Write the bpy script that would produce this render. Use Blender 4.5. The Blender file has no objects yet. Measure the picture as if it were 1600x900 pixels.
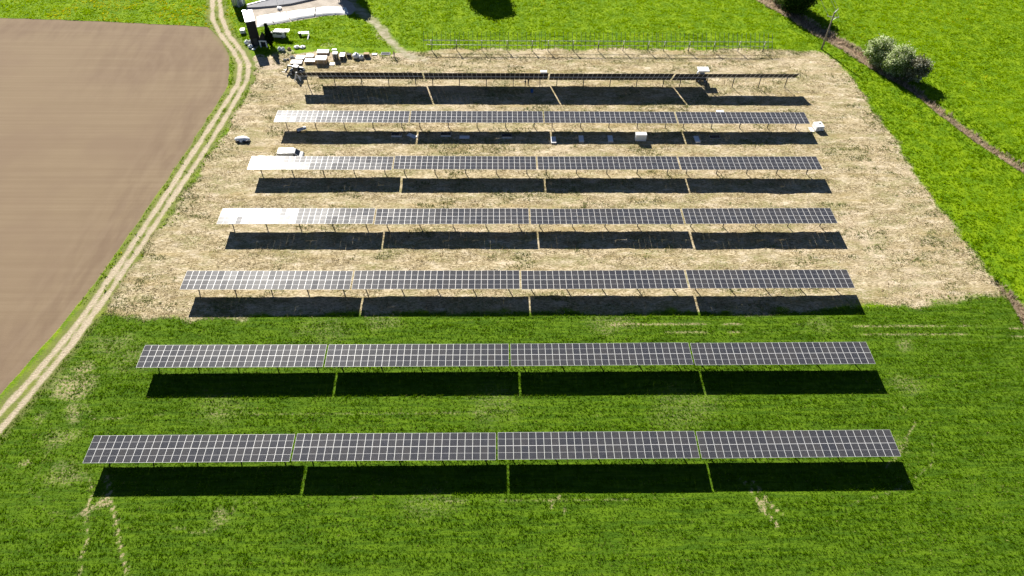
import bpy, bmesh, math, random
import numpy as np
from mathutils import Vector, Matrix

R = math.radians
sc = bpy.context.scene
col = sc.collection
random.seed(7)
rng = np.random.default_rng(11)

# ------------------------------------------------------------------ camera
CAM_H, PITCH, ROLL, YAW = 99.27, 0.84577, 0.022289, 0.033062
cp, sp = math.cos(PITCH), math.sin(PITCH)
fwd = Vector((math.sin(YAW) * cp, math.cos(YAW) * cp, -sp))
rt0 = Vector((math.cos(YAW), -math.sin(YAW), 0)); up0 = rt0.cross(fwd)
rt = rt0 * math.cos(ROLL) + up0 * math.sin(ROLL)
up = -rt0 * math.sin(ROLL) + up0 * math.cos(ROLL)
cd = bpy.data.cameras.new('camera'); cam = bpy.data.objects.new('camera', cd); col.objects.link(cam)
cd.sensor_width = 36.0; cd.lens = 36.0 * 1122.45 / 1600.0
cd.clip_start = 1.0; cd.clip_end = 9000.0
M = Matrix((rt, up, -fwd)).transposed().to_4x4(); M.translation = (0, 0, CAM_H)
cam.matrix_world = M
sc.camera = cam

# ------------------------------------------------------------------ sky, sun, exposure
SUN_AZ, SUN_EL = R(-23.03), R(33.46)
w = bpy.data.worlds.new('World'); sc.world = w; w.use_nodes = True
nt = w.node_tree
sky = nt.nodes.new('ShaderNodeTexSky'); sky.sky_type = 'NISHITA'; sky.sun_disc = False
sky.altitude = 2000; sky.air_density = 0.55; sky.dust_density = 0.05; sky.ozone_density = 1.5
sky.sun_elevation = SUN_EL; sky.sun_rotation = SUN_AZ % (2 * math.pi)
bgn = nt.nodes['Background']; nt.links.new(sky.outputs[0], bgn.inputs[0]); bgn.inputs[1].default_value = 0.05
sd = bpy.data.lights.new('sun', 'SUN'); sd.energy = 5.0; sd.angle = R(0.5); sd.color = (1.0, 0.95, 0.87)
sun = bpy.data.objects.new('sun', sd); col.objects.link(sun)
sdir = Vector((math.sin(SUN_AZ) * math.cos(SUN_EL), math.cos(SUN_AZ) * math.cos(SUN_EL), math.sin(SUN_EL)))
sun.rotation_euler = (-sdir).to_track_quat('-Z', 'Y').to_euler(); sun.location = (0, 0, 150)
vs = sc.view_settings; vs.view_transform = 'Standard'; vs.look = 'None'; vs.gamma = 1.0
vs.use_curve_mapping = False; vs.exposure = 1.12

# ------------------------------------------------------------------ numpy noise and distance fields
_tab = np.random.default_rng(5).random((8, 256, 256))
def vnoise(x, y, k=0):
    xi = np.floor(x).astype(int); yi = np.floor(y).astype(int); fx = x - xi; fy = y - yi
    fx = fx * fx * (3 - 2 * fx); fy = fy * fy * (3 - 2 * fy); T = _tab[k % 8]
    a = T[xi & 255, yi & 255]; b = T[(xi + 1) & 255, yi & 255]; c = T[xi & 255, (yi + 1) & 255]; d = T[(xi + 1) & 255, (yi + 1) & 255]
    return (a * (1 - fx) + b * fx) * (1 - fy) + (c * (1 - fx) + d * fx) * fy
def fbm(x, y, s, o=3, k=0, ax=1.0):
    v = 0; t = 0; am = 1.0
    for i in range(o):
        v = v + am * vnoise(x / (s * ax) * 2 ** i + 17.3 * i, y / s * 2 ** i + 9.1 * i, k + i); t += am; am *= 0.5
    return v / t
def dist_line(x, y, pts):
    d = np.full(x.shape, 1e9)
    for (ax, ay), (bx, by) in zip(pts[:-1], pts[1:]):
        vx, vy = bx - ax, by - ay; L = vx * vx + vy * vy + 1e-9
        t = np.clip(((x - ax) * vx + (y - ay) * vy) / L, 0, 1)
        d = np.minimum(d, np.hypot(x - ax - t * vx, y - ay - t * vy))
    return d
def sd_poly(x, y, poly):                       # > 0 inside
    d = dist_line(x, y, poly + [poly[0]]); ins = np.zeros(x.shape, bool)
    n = len(poly)
    for i in range(n):
        ax, ay = poly[i]; bx, by = poly[(i + 1) % n]
        c = ((ay > y) != (by > y)); den = (by - ay) if abs(by - ay) > 1e-9 else 1e-9
        ins ^= c & (x < (bx - ax) * (y - ay) / den + ax)
    return np.where(ins, d, -d)
def sstep(a, b, v):
    t = np.clip((v - a) / (b - a), 0, 1); return t * t * (3 - 2 * t)

BROWN = [(-260, 192), (-134.3, 186.2), (-108.1, 184.7), (-83.5, 182.6), (-77.3, 182.0), (-72.3, 175.4), (-68.4, 168.2), (-66.0, 159.3), (-65.3, 153.6), (-66.0, 145.6), (-67.7, 130.9), (-69.8, 114.7), (-71.8, 101.1), (-73.7, 89.4), (-75.8, 79.9), (-78.0, 71.7), (-80.2, 64.2), (-87, 45), (-97, 15), (-260, 15)]
STRAW = [(-60.2, 162.2), (-59.7, 149.6), (-61.9, 130.9), (-64.3, 114.7), (-67.3, 99.7), (-69.2, 89.7), (-69.7, 82.1), (-53.7, 81.0), (-20.1, 82.2), (14.3, 82.2), (49.1, 82.0), (68.2, 83.3), (77.8, 83.7), (85.6, 85.3), (94.4, 85.7), (93.8, 92.5), (92.6, 101.3), (91.6, 114.8), (91.4, 132.5), (90.2, 150.5), (88.5, 164.9), (86, 170.5), (71.9, 171.8), (21.1, 171.9), (-12.4, 171.2), (-22.3, 169.5), (-28.7, 167.5), (-35.4, 168.5), (-45.7, 170.0), (-57.3, 168.4), (-60.9, 165.2)]
CROP = [(-69.7, 82.1), (-53.7, 81.0), (-20.1, 82.2), (14.3, 82.2), (49.1, 82.0), (68.2, 83.3), (77.8, 83.7), (85.6, 85.3), (95.5, 86.5), (97, 80), (125, 78), (125, 10), (-95, 10), (-86, 40), (-77.4, 57), (-72.8, 74)]
RUT1 = [(-83, 210), (-80, 196.9), (-77.2, 186.1), (-72.9, 177.7), (-67.6, 169.7), (-64.5, 163.7), (-63.0, 155.0), (-64.6, 141.7), (-66.5, 127.5), (-68.5, 111.2), (-70.4, 97.6), (-72.2, 85.8), (-74.1, 76.1), (-76.3, 68.5), (-78.5, 61.8), (-86, 40), (-96, 15)]
RUT2 = [(-81, 210), (-78.0, 197.0), (-75.2, 187.5), (-70.7, 177.7), (-65.5, 169.8), (-62.4, 163.7), (-61.1, 157.0), (-62.3, 143.0), (-64.2, 127.5), (-66.5, 112.7), (-68.6, 97.6), (-70.5, 86.1), (-72.6, 75.0), (-74.9, 66.4), (-77.0, 59.2), (-84, 38), (-94, 15)]
SPUR = [(-44, 205), (-38.3, 191.9), (-32.0, 183.2), (-27.8, 174.9), (-23.1, 168.6), (-18, 166)]
DITCH = [(58, 228), (77.9, 199.0), (83.7, 189.8), (89.6, 179.4), (94.1, 171.8), (98.0, 163.5), (104.0, 153.3), (107.0, 143.9), (111.2, 132.6), (116.5, 122.3), (127, 105), (139, 85)]
DITCH2 = [(94.6, 88.6), (95.6, 84.5), (95.2, 76), (95.5, 60)]
SLAB = [(-69.5, 192.2), (-66, 186), (-64.5, 181.8), (-58.2, 184.0), (-47.0, 188.3), (-40.0, 189.0), (-38.9, 191.9), (-40.4, 195.6), (-46, 201), (-60, 204), (-62, 197)]
WHEEL = [([(-58.2, 51), (-56.2, 47), (-53.6, 43), (-50.2, 36.5), (-48, 30)], .24, .72), ([(-60, 50), (-58.8, 46), (-57.5, 41), (-56, 35)], .22, .55),
         ([(94, 78.1), (60, 78.9), (20, 79.4)], .16, .55), ([(94, 76.3), (60, 77.0), (30, 77.4)], .16, .5),
         ([(36.8, 49.5), (38.4, 46.4), (40.2, 42)], .2, .7), ([(38.4, 49.2), (39.9, 46), (41.2, 44)], .2, .75),
         ([(7.6, 47.5), (8.3, 44.8), (8.8, 42.4)], .16, .55), ([(9.2, 47.5), (9.9, 44.5)], .15, .5),
         ([(-54, 61.5), (-40, 61.2), (-20, 61.3), (10, 61.0), (40, 60.8)], .14, .35), ([(-50, 46.6), (-20, 46.8), (5, 46.3), (30, 46.6)], .13, .35),
         ([(-46, 43.0), (-42.6, 41.8), (-39.6, 42.6), (-37.8, 45), (-38, 47.6)], .3, .35), ([(-36.4, 41.8), (-34.6, 44.6), (-34.8, 48)], .2, .25),
         ([(-64, 59.5), (-68.5, 55), (-68.6, 49), (-65, 45.5), (-60, 44.6)], .25, .3), ([(-58, 61), (-63, 60.4), (-66, 63.6), (-66, 68)], .25, .4),
         ([(59.6, 51.5), (63.4, 54.5), (66.8, 58.8), (66, 63)], .22, .45), ([(52, 45.4), (60, 47.4), (66.4, 51.4), (69, 56.4)], .18, .4)]
BLOB = [(-57.4, 46.2, 1.3, .8), (-59, 45, 1.0, .8), (-69.2, 66.5, 4.4, .6), (-67.2, 62.0, 2.6, .5), (-69.5, 70.5, 2.4, .55), (-39.0, 44.6, 2.8, .45), (-70.5, 53.4, 1.3, .6), (-64, 51, 3.2, .42), (-66.5, 57, 3.2, .42), (-72, 60, 2.4, .4), (-61, 72, 5, .34), (68, 66, 4, .34), (30, 62, 8, .3), (-10, 46, 5, .28), (20, 79.5, 5, .35),
        (38.0, 44.9, .8, .75), (63, 55, 2.5, .35), (71, 74, 2.2, .4), (-20, 80.2, 4, .35), (-44, 63, 6, .3), (0, 63, 7, .3), (-66, 75, 4, .35), (-30, 78, 6, .3), (58, 79, 4, .3)]
def bare_field(x, y):
    b = np.zeros(x.shape); x0_, y0_ = x, y
    x = x + 5 * (fbm(x0_, y0_, 3.5, 3, 4) - .5); y = y + 3 * (fbm(x0_, y0_, 3.0, 3, 5) - .5)
    xw = x0_ + .9 * (fbm(x0_, y0_, 3, 2, 6) - .5); yw = y0_ + .6 * (fbm(x0_, y0_, 3, 2, 7) - .5)
    for pts, wd, a in WHEEL: b = np.maximum(b, a * (1 - sstep(wd * .4, wd * 1.8, dist_line(xw, yw, pts))))
    for bx, by, r, a in BLOB: b = np.maximum(b, .85 * a * (1 - sstep(r * .3, r * 1.5, np.hypot(x - bx, (y - by) * 1.3))))
    return b
def ground_z(x, y):
    z = 0.05 * (fbm(x, y, 6, 3, 2) - .5)
    inner = sstep(0, 1.5, np.minimum(np.minimum(x + 68, 92 - x), np.minimum(y - 82.5, 171 - y)))
    z = z + inner * (.20 * (fbm(x, y, 1.5, 3, 3, 3.2) - .5) + .10 * (fbm(x, y, 1.3, 2, 6) - .5))
    d = dist_line(x, y, DITCH); z = z - 0.75 * (1 - sstep(.3, 2.3, d))
    d = dist_line(x, y, DITCH2); z = z - 0.5 * (1 - sstep(.2, 1.5, d))
    for r in (RUT1, RUT2): z = z - 0.06 * (1 - sstep(.2, .8, dist_line(x, y, r)))
    return z
def regions(x, y):
    e = (fbm(x, y, 3.2, 3, 1) - .5)
    brown = sd_poly(x, y, BROWN) + e * .5
    straw = sd_poly(x, y, STRAW) + e * 3.2
    crop = sd_poly(x, y, CROP) + e * 1.2
    rut = np.minimum(dist_line(x, y, RUT1), dist_line(x, y, RUT2)) + (fbm(x, y, 1.6, 2, 4) - .5) * .5
    spur = dist_line(x, y, SPUR) + e * 2.2
    ditch = np.minimum(dist_line(x, y, DITCH), dist_line(x, y, DITCH2) + .4) + e * 1.2 - 1.0 * sstep(150, 175, y)
    slab = sd_poly(x, y, SLAB)
    return brown, straw, crop, rut, spur, ditch, slab

# ------------------------------------------------------------------ node helpers
class N:
    def __init__(s, name):
        s.m = bpy.data.materials.new(name); s.m.use_nodes = True; s.t = s.m.node_tree; s.t.nodes.clear()
        s.out = s.t.nodes.new('ShaderNodeOutputMaterial')
    def n(s, typ, **kw):
        nd = s.t.nodes.new('ShaderNode' + typ)
        for k, v in kw.items(): setattr(nd, k, v)
        return nd
    def put(s, sock, v):
        if isinstance(v, bpy.types.NodeSocket): s.t.links.new(v, sock)
        else: sock.default_value = v
    def math(s, op, a, b=0.0, c=None, clamp=False):
        nd = s.n('Math', operation=op, use_clamp=clamp); s.put(nd.inputs[0], a); s.put(nd.inputs[1], b)
        if c is not None: s.put(nd.inputs[2], c)
        return nd.outputs[0]
    def mix(s, f, a, b, mode='MIX'):
        nd = s.n('Mix', data_type='RGBA', blend_type=mode); s.put(nd.inputs[0], f)
        for i, v in ((6, a), (7, b)):
            if not isinstance(v, bpy.types.NodeSocket): v = (*v, 1.0) if len(v) == 3 else v
            s.put(nd.inputs[i], v)
        return nd.outputs[2]
    def noise(s, vec, scale, detail=3.0, rough=.55):
        nd = s.n('TexNoise'); s.put(nd.inputs['Vector'], vec); nd.inputs['Scale'].default_value = scale
        nd.inputs['Detail'].default_value = detail; nd.inputs['Roughness'].default_value = rough
        return nd.outputs['Fac']
    def remap(s, v, a, b, c=0.0, d=1.0, smooth=True):
        nd = s.n('MapRange', interpolation_type='SMOOTHSTEP' if smooth else 'LINEAR')
        for i, q in enumerate((v, a, b, c, d)): s.put(nd.inputs[i], q)
        return nd.outputs[0]
    def attr(s, name): return s.n('Attribute', attribute_name=name).outputs['Fac']
    def obj(s): return s.n('TexCoord').outputs['Object']
    def scale(s, v, k):
        nd = s.n('Mapping'); s.put(nd.inputs[0], v); nd.inputs['Scale'].default_value = k; return nd.outputs[0]
    def bsdf(s, colr, rough=.8, metal=0.0, normal=None, spec=.5):
        nd = s.n('BsdfPrincipled'); s.put(nd.inputs['Base Color'], colr if isinstance(colr, bpy.types.NodeSocket) else (*colr, 1.0))
        s.put(nd.inputs['Roughness'], rough); nd.inputs['Metallic'].default_value = metal; nd.inputs['Specular IOR Level'].default_value = spec
        if normal is not None: s.put(nd.inputs['Normal'], normal)
        return nd.outputs[0]
    def bump(s, h, strength, dist):
        nd = s.n('Bump'); s.put(nd.inputs['Height'], h); nd.inputs['Strength'].default_value = strength; nd.inputs['Distance'].default_value = dist
        return nd.outputs[0]
    def done(s, sh): s.t.links.new(sh, s.out.inputs[0]); return s.m

def plain(name, c, rough=.6, metal=0.0, var=.15, scale=3.0, spec=.5):
    k = N(name); v = k.obj()
    f = k.noise(v, scale, 4.0)
    f2 = k.noise(v, scale * 9, 2.0)
    f = k.math('ADD', k.math('MULTIPLY', f, .7), k.math('MULTIPLY', f2, .3))
    cc = k.mix(f, tuple(x * (1 - var) for x in c), tuple(min(1, x * (1 + var)) for x in c))
    rr = k.remap(f, .3, .7, max(0.02, rough - .08), min(1, rough + .08))
    return k.done(k.bsdf(cc, rr, metal, spec=spec))

# ------------------------------------------------------------------ ground sheet
def ground_material():
    k = N('field_ground'); o = k.obj()
    fine = k.noise(o, 2.6, 4.0, .65); tiny = k.noise(o, 9.0, 2.0, .6); mid = k.noise(o, .35, 4.0); big = k.noise(o, .05, 3.0)
    rows = k.noise(k.scale(o, (.16, 1.6, 1)), 1.0, 4.0, .6)
    rows2 = k.noise(k.scale(o, (.025, .55, 1)), 1.0, 3.0, .5)
    # meadow soil and thatch
    mead = k.mix(k.remap(fine, .3, .7), (.05, .13, .001), (.16, .28, .001))
    mead = k.mix(k.remap(mid, .35, .7), mead, (.21, .32, .001))
    crop = k.mix(k.remap(rows, .35, .65), (.05, .115, .003), (.11, .20, .005))
    crop = k.mix(k.remap(tiny, .45, .8, 0, .5), crop, (.10, .15, .02))
    bare = k.math('MULTIPLY', k.attr('bare'), k.remap(fine, .36, .60, .25, 1.5))
    crop = k.mix(k.math('MINIMUM', k.remap(bare, .15, .9), .9), crop, (.42, .34, .20))
    # stubble: pale straw, earth, sprouting green
    fi2 = k.noise(k.scale(o, (.6, 2.0, 1)), 2.4, 5.0, .75)
    blot = k.noise(k.scale(o, (.55, 1.3, 1)), .55, 5.0, .68); swath = k.noise(k.scale(o, (.05, .42, 1)), 1.0, 4.0, .6)
    st = k.mix(k.remap(fi2, .36, .64), (.165, .125, .055), (.71, .595, .385))
    st = k.mix(k.remap(blot, .50, .70, 0, .85), st, (.70, .60, .45))
    st = k.mix(k.math('MULTIPLY', k.remap(blot, .50, .34), k.remap(tiny, .35, .6, .3, .9)), st, (.22, .165, .075))
    st = k.mix(k.remap(swath, .50, .70, 0, .6), st, (.36, .275, .12))
    st = k.mix(k.remap(k.noise(o, .045, 4.0, .65), .53, .72, 0, .55), st, (.66, .54, .40))
    gr = k.math('MULTIPLY', k.remap(k.noise(k.scale(o, (.45, 1, 1)), .25, 5.0, .72), .44, .63), k.remap(fine, .38, .58))
    st = k.mix(k.math('MULTIPLY', gr, .6), st, (.17, .19, .045))
    # tilled earth
    lines = k.noise(k.scale(o, (.018, 1.1, 1)), 1.0, 4.0, .55)
    br = k.mix(k.remap(lines, .3, .72), (.215, .158, .098), (.243, .182, .115))
    br = k.mix(k.remap(big, .4, .65, 0, .55), br, (.20, .142, .094))
    hl = k.math('MULTIPLY', k.attr('headland'), k.remap(k.noise(k.scale(o, (1, .25, 1)), .35, 4.0, .6), .35, .7))
    br = k.mix(k.math('MULTIPLY', hl, .45), br, (.14, .092, .062))
    br = k.mix(k.remap(tiny, .35, .75, 0, .22), br, (.12, .085, .055))
    fur = k.math('SINE', k.math('MULTIPLY', k.attr('brown'), 1.5)); fur = k.math('MULTIPLY', k.remap(fur, .3, 1.0), k.attr('headland'))
    br = k.mix(k.math('MULTIPLY', fur, .12), br, (.27, .205, .14))
    dirt = k.mix(k.remap(fine, .3, .7), (.36, .285, .185), (.60, .50, .37))
    tr = k.mix(k.remap(fine, .3, .72), (.40, .325, .22), (.60, .51, .38))
    con = k.mix(k.remap(mid, .35, .65), (.40, .35, .29), (.52, .46, .39)); con = k.mix(k.remap(tiny, .5, .8, 0, .4), con, (.3, .27, .22))
    dc = k.mix(k.remap(fine, .3, .7), (.15, .11, .065), (.40, .31, .2))
    def m(att, a, b, amp, src=None):
        v = k.math('MULTIPLY_ADD', k.math('SUBTRACT', src or fine, .5), amp, k.attr(att)); return k.remap(v, a, b)
    c = mead
    c = k.mix(m('crop', -.15, .15, 1.0), c, crop)
    c = k.mix(m('straw', -.5, .5, 2.2), c, st)
    c = k.mix(m('yard', .3, .7, 1.2), c, dirt)
    c = k.mix(m('brown', -.12, .12, .5), c, br)
    c = k.mix(k.math('MULTIPLY', m('ditch', 1.5, .7, 1.6), 1.0), c, dc)
    c = k.mix(k.math('MULTIPLY', m('spur', 2.2, .5, 3.0), .9), c, k.mix(k.remap(blot, .4, .65), (.24, .23, .12), (.50, .44, .33)))
    c = k.mix(k.math('MULTIPLY', m('rut', 2.6, 1.0, 2.0), .6), c, (.20, .18, .075))
    c = k.mix(k.math('MULTIPLY', m('rut', .8, .3, 1.0), .95), c, tr)
    c = k.mix(m('slab', -.1, .1, .2), c, con)
    veg = k.math('SUBTRACT', 1.0, m('brown', -.12, .12, .5))
    h = k.math('ADD', k.math('MULTIPLY', fi2, .7), k.math('MULTIPLY', tiny, .45)); h = k.math('MULTIPLY', h, k.math('MULTIPLY_ADD', veg, .8, .2))
    h = k.math('ADD', h, k.math('MULTIPLY', lines, .05))
    return k.done(k.bsdf(c, .95, 0, k.bump(h, .9, .22), spec=.15))

def grow(a, b, n, k=1.35):      # coarse lines from a outwards to b
    t = np.linspace(0, 1, n + 1)[1:]; return a + (b - a) * (t ** 3)
fx = np.arange(-165, 172, .62); fy = np.arange(16, 232, .62)
xs = np.concatenate([grow(fx[0], -3500, 14)[::-1], fx, grow(fx[-1], 3500, 14)])
ys = np.concatenate([grow(fy[0], -3000, 14)[::-1], fy, grow(fy[-1], 4500, 14)])
GX, GY = np.meshgrid(xs, ys); gx, gy = GX.ravel(), GY.ravel()
gm = bpy.data.meshes.new('ground')
nx, ny = len(xs), len(ys)
idx = np.arange(nx * ny).reshape(ny, nx)
quads = np.stack([idx[:-1, :-1], idx[:-1, 1:], idx[1:, 1:], idx[1:, :-1]], -1).reshape(-1, 4)
def fill_mesh(me, co, faces, smooth=False):
    n = faces.shape[1]
    me.vertices.add(len(co)); me.vertices.foreach_set('co', np.ascontiguousarray(co, np.float32).ravel())
    me.loops.add(faces.size); me.loops.foreach_set('vertex_index', faces.astype(np.int32).ravel())
    me.polygons.add(len(faces)); me.polygons.foreach_set('loop_start', np.arange(0, faces.size, n, dtype=np.int32))
    if smooth: me.polygons.foreach_set('use_smooth', np.ones(len(faces), bool))
    me.update(calc_edges=True)
fill_mesh(gm, np.stack([gx, gy, ground_z(gx, gy)], 1), quads, True)
rb, rs, rc, rr_, rsp, rd, rsl = regions(gx, gy)
yardm = np.maximum.reduce([a * (1 - sstep(r * .5, r, np.hypot((gx - x) / sx, gy - y))) for x, y, r, sx, a in
    ((-57, 163.5, 3.2, 1.6, .95), (-60.5, 166.5, 2.6, .8, .8), (-46, 167, 3.4, 2.4, .85), (-62.8, 176, 2.4, .6, .75), (-63, 172, 2.2, .8, .7), (-24, 167.6, 2.6, 1.6, 1.0), (-33, 168, 2.0, 3.0, .55), (-54, 169.5, 2.2, 1.5, .55), (-30, 178, 3.6, .8, .55), (-44, 173, 2.0, 1.6, .4))])
headl = np.maximum(1 - sstep(3, 16, rb), (1 - sstep(0, 30, np.hypot(gx + 86, gy - 166))) ) * (rb > -2)
for nm, v in (('brown', rb), ('straw', rs), ('crop', rc), ('rut', rr_), ('spur', rsp), ('ditch', rd), ('slab', rsl), ('bare', bare_field(gx, gy)), ('yard', yardm), ('headland', headl)):
    gm.attributes.new(nm, 'FLOAT', 'POINT').data.foreach_set('value', np.ascontiguousarray(v, np.float32))
go = bpy.data.objects.new('ground', gm); col.objects.link(go); go['kind'] = 'structure'
gm.materials.append(ground_material())

# ------------------------------------------------------------------ grass, crop and stubble as stuff
def leaf_mat(name, lo, hi, alt, trans=.45):
    k = N(name); o = k.obj()
    t = k.attr('tint'); a = k.attr('alt')
    c = k.mix(t, lo, hi); c = k.mix(a, c, alt)
    d = k.n('BsdfDiffuse'); k.put(d.inputs[0], c)
    tr = k.n('BsdfTranslucent'); k.put(tr.inputs[0], k.mix(k.math('MULTIPLY', k.math('SUBTRACT', 1.0, a), .5), c, hi))
    mx = k.n('MixShader'); mx.inputs[0].default_value = trans
    k.t.links.new(d.outputs[0], mx.inputs[1]); k.t.links.new(tr.outputs[0], mx.inputs[2])
    return k.done(mx.outputs[0])
def tufts(name, px, py, h, wdt, spread, nb, tint, alt, mat, label, cat, lean=.5):
    n = len(px); bz = ground_z(px, py) - .02
    X = np.repeat(px, nb); Y = np.repeat(py, nb); Z = np.repeat(bz, nb); H = np.repeat(h, nb) * rng.uniform(.65, 1.15, n * nb)
    W = np.repeat(wdt, nb) * rng.uniform(.7, 1.3, n * nb)
    a = rng.uniform(0, 2 * np.pi, n * nb); r = np.repeat(spread, nb) * rng.random(n * nb)
    X = X + r * np.cos(a); Y = Y + r * np.sin(a)
    b = rng.uniform(0, 2 * np.pi, n * nb); la = rng.uniform(0, 2 * np.pi, n * nb); l = H * lean * rng.uniform(.3, 1.3, n * nb)
    c0 = np.stack([X - W * np.cos(b), Y - W * np.sin(b), Z], 1); c1 = np.stack([X + W * np.cos(b), Y + W * np.sin(b), Z], 1)
    c2 = np.stack([X + l * np.cos(la), Y + l * np.sin(la), Z + H], 1)
    co = np.stack([c0, c1, c2], 1).reshape(-1, 3)
    me = bpy.data.meshes.new(name); fill_mesh(me, co, np.arange(len(co)).reshape(-1, 3))
    for nm, v in (('tint', np.clip(np.repeat(tint, nb) + rng.normal(0, .12, n * nb), 0, 1)), ('alt', np.repeat(alt, nb))):
        me.attributes.new(nm, 'FLOAT', 'POINT').data.foreach_set('value', np.ascontiguousarray(np.repeat(v, 3), np.float32))
    me.materials.append(mat); ob = bpy.data.objects.new(name, me); col.objects.link(ob)
    ob['kind'] = 'stuff'; ob['label'] = label; ob['category'] = cat
    return ob
def scatter(x0, x1, y0, y1, dens):
    n = int((x1 - x0) * (y1 - y0) * dens); return rng.uniform(x0, x1, n), rng.uniform(y0, y1, n)
def inview(x, y, mrg=12):
    half = 55 + y * .5 + mrg; return np.abs(x - 3) < half

x, y = scatter(-96, 112, 24, 90, 14); q = inview(x, y); x, y = x[q], y[q]
b_, s_, c_, r_, p_, d_, l_ = regions(x, y); bf = bare_field(x, y)
bf = bf * (.25 + 1.7 * sstep(.3, .7, fbm(x, y, .9, 3, 3)))
q = (c_ > -.2) & (s_ < rng.normal(0, .9, len(x))) & (r_ > .9) & (d_ > .9) & (b_ < -.3) & (bf < rng.uniform(.08, .85, len(x)))
x, y = x[q], y[q]
stripe = .45 * fbm(x, y + .15 * np.sin(x * .05), .75, 2, 5, 26.0) + .55 * fbm(x, y, .7, 3, 2, 2.6); patch = fbm(x, y, 9, 3, 6, 2.0)
h = .12 + .20 * sstep(.3, .7, stripe)
drill = .5 + .5 * np.sin(2 * np.pi * (y + .5 * fbm(x, y, 9, 2, 1, 4.0)) / 1.45)
tint = np.clip(.12 + .42 * sstep(.3, .7, stripe) + .7 * (patch - .42) + .22 * drill, 0, 1)
alt = (rng.random(len(x)) < .02 + .09 * sstep(.42, .7, patch) + .4 * bf[q]).astype(float) * rng.uniform(.25, .8, len(x))
tufts('crop_grass', x, y, h, np.full(len(x), .042), np.full(len(x), .17), 5, tint, alt, leaf_mat('crop_leaf', (.044, .118, .001), (.168, .312, .003), (.48, .43, .16), .42),
      'green young crop covering the near part of the field', 'crop', .7)

x, y = scatter(-155, 175, 84, 228, 5.0); q = inview(x, y); x, y = x[q], y[q]
b_, s_, c_, r_, p_, d_, l_ = regions(x, y); yd = fbm(x, y, 2.5, 3, 7)
inyard = (x > -66) & (x < -20) & (y > 161) & (y < 172)
q = (b_ < -.15) & (c_ < 0) & (s_ < rng.normal(-.1, .7, len(x))) & (r_ > .55 + 1.3 * rng.random(len(x)) * (y > 84)) & (p_ > 1.4) & (d_ > .8) & (l_ < -.1) & ~(inyard & (yd < .62))
x, y = x[q], y[q]
clump = fbm(x, y, 1.1, 3, 5, 2.2); patch = fbm(x, y, 12, 3, 6); fl = fbm(x, y, 7, 3, 1)
verge = sstep(8, 3, np.minimum(dist_line(x, y, RUT1), dist_line(x, y, DITCH)))
sv = sstep(-9, -1, s_[q]) * (x > 40) * sstep(0, 6, 172 - y); sv2 = sstep(10, 2, dist_line(x, y, DITCH)) * .8
tint = np.clip(.36 + .18 * sstep(.3, .75, clump) + .8 * (patch - .35) - .55 * verge * (y < 190) - .45 * np.maximum(sv, sv2) * (.4 + patch) - .22 * ((x > -72) & (x < -22) & (y > 165) & (y < 190)) * (.3 + 1.2 * fl), 0, 1)
flow = np.where((x < -70) & (y > 180), sstep(.42, .62, fl) * .4, sstep(.6, .8, fl) * .06)
alt = (rng.random(len(x)) < flow).astype(float) * rng.uniform(.4, 1, len(x))
h = .16 + .20 * sstep(.35, .75, clump)
tufts('meadow_grass', x, y, h, np.full(len(x), .095), np.full(len(x), .32), 5, tint, alt, leaf_mat('meadow_leaf', (.06, .16, .001), (.305, .455, .001), (.72, .56, .004), .5),
      'bright yellow green meadow grass around the solar field', 'grass', .8)

x, y = scatter(-72, 97, 79, 173, 8.5)
b_, s_, c_, r_, p_, d_, l_ = regions(x, y); pt = fbm(x, y, 2.0, 3, 2, 2.5); pt2 = fbm(x, y, 10, 2, 3)
q = (s_ > -.6) & (r_ > .7) & (p_ > 1.2) & (pt > .36 + .2 * rng.random(len(x)))
x, y, pt, pt2 = x[q], y[q], pt[q], pt2[q]
edge = sstep(6, 0, s_[q])
alt = ((fbm(x, y, 3.0, 3, 4, 1.8) + .35 * (pt2 - .5) + .25 * edge * rng.random(len(x))) > .63).astype(float) * rng.uniform(.4, 1, len(x))
tufts('straw_stubble', x, y, .07 + .13 * rng.random(len(x)) + .08 * (alt > 0), np.full(len(x), .075), np.full(len(x), .30), 3, np.clip(rng.normal(.58, .4, len(x)), 0, 1), alt,
      leaf_mat('stubble', (.22, .16, .075), (.75, .645, .42), (.10, .16, .012), .3), 'pale dry mown stubble between the upper rows', 'stubble', 1.9)

x, y = scatter(55, 145, 76, 226, 4)
d1 = dist_line(x, y, DITCH); d2 = dist_line(x, y, DITCH2); q = (np.minimum(d1, d2 + .5) < .7 + 1.3 * fbm(x, y, 4, 2, 2) + 1.2 * sstep(150, 175, y))
x, y = x[q], y[q]
tufts('dry_reeds', x, y, .4 + .6 * rng.random(len(x)), np.full(len(x), .06), np.full(len(x), .4), 7, np.clip(rng.normal(.5, .3, len(x)), 0, 1), (rng.random(len(x)) < .12) * .8,
      leaf_mat('reed', (.20, .145, .09), (.72, .58, .44), (.10, .14, .02), .4), 'strip of dry brown reeds along the ditch', 'reeds', .5)

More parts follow.
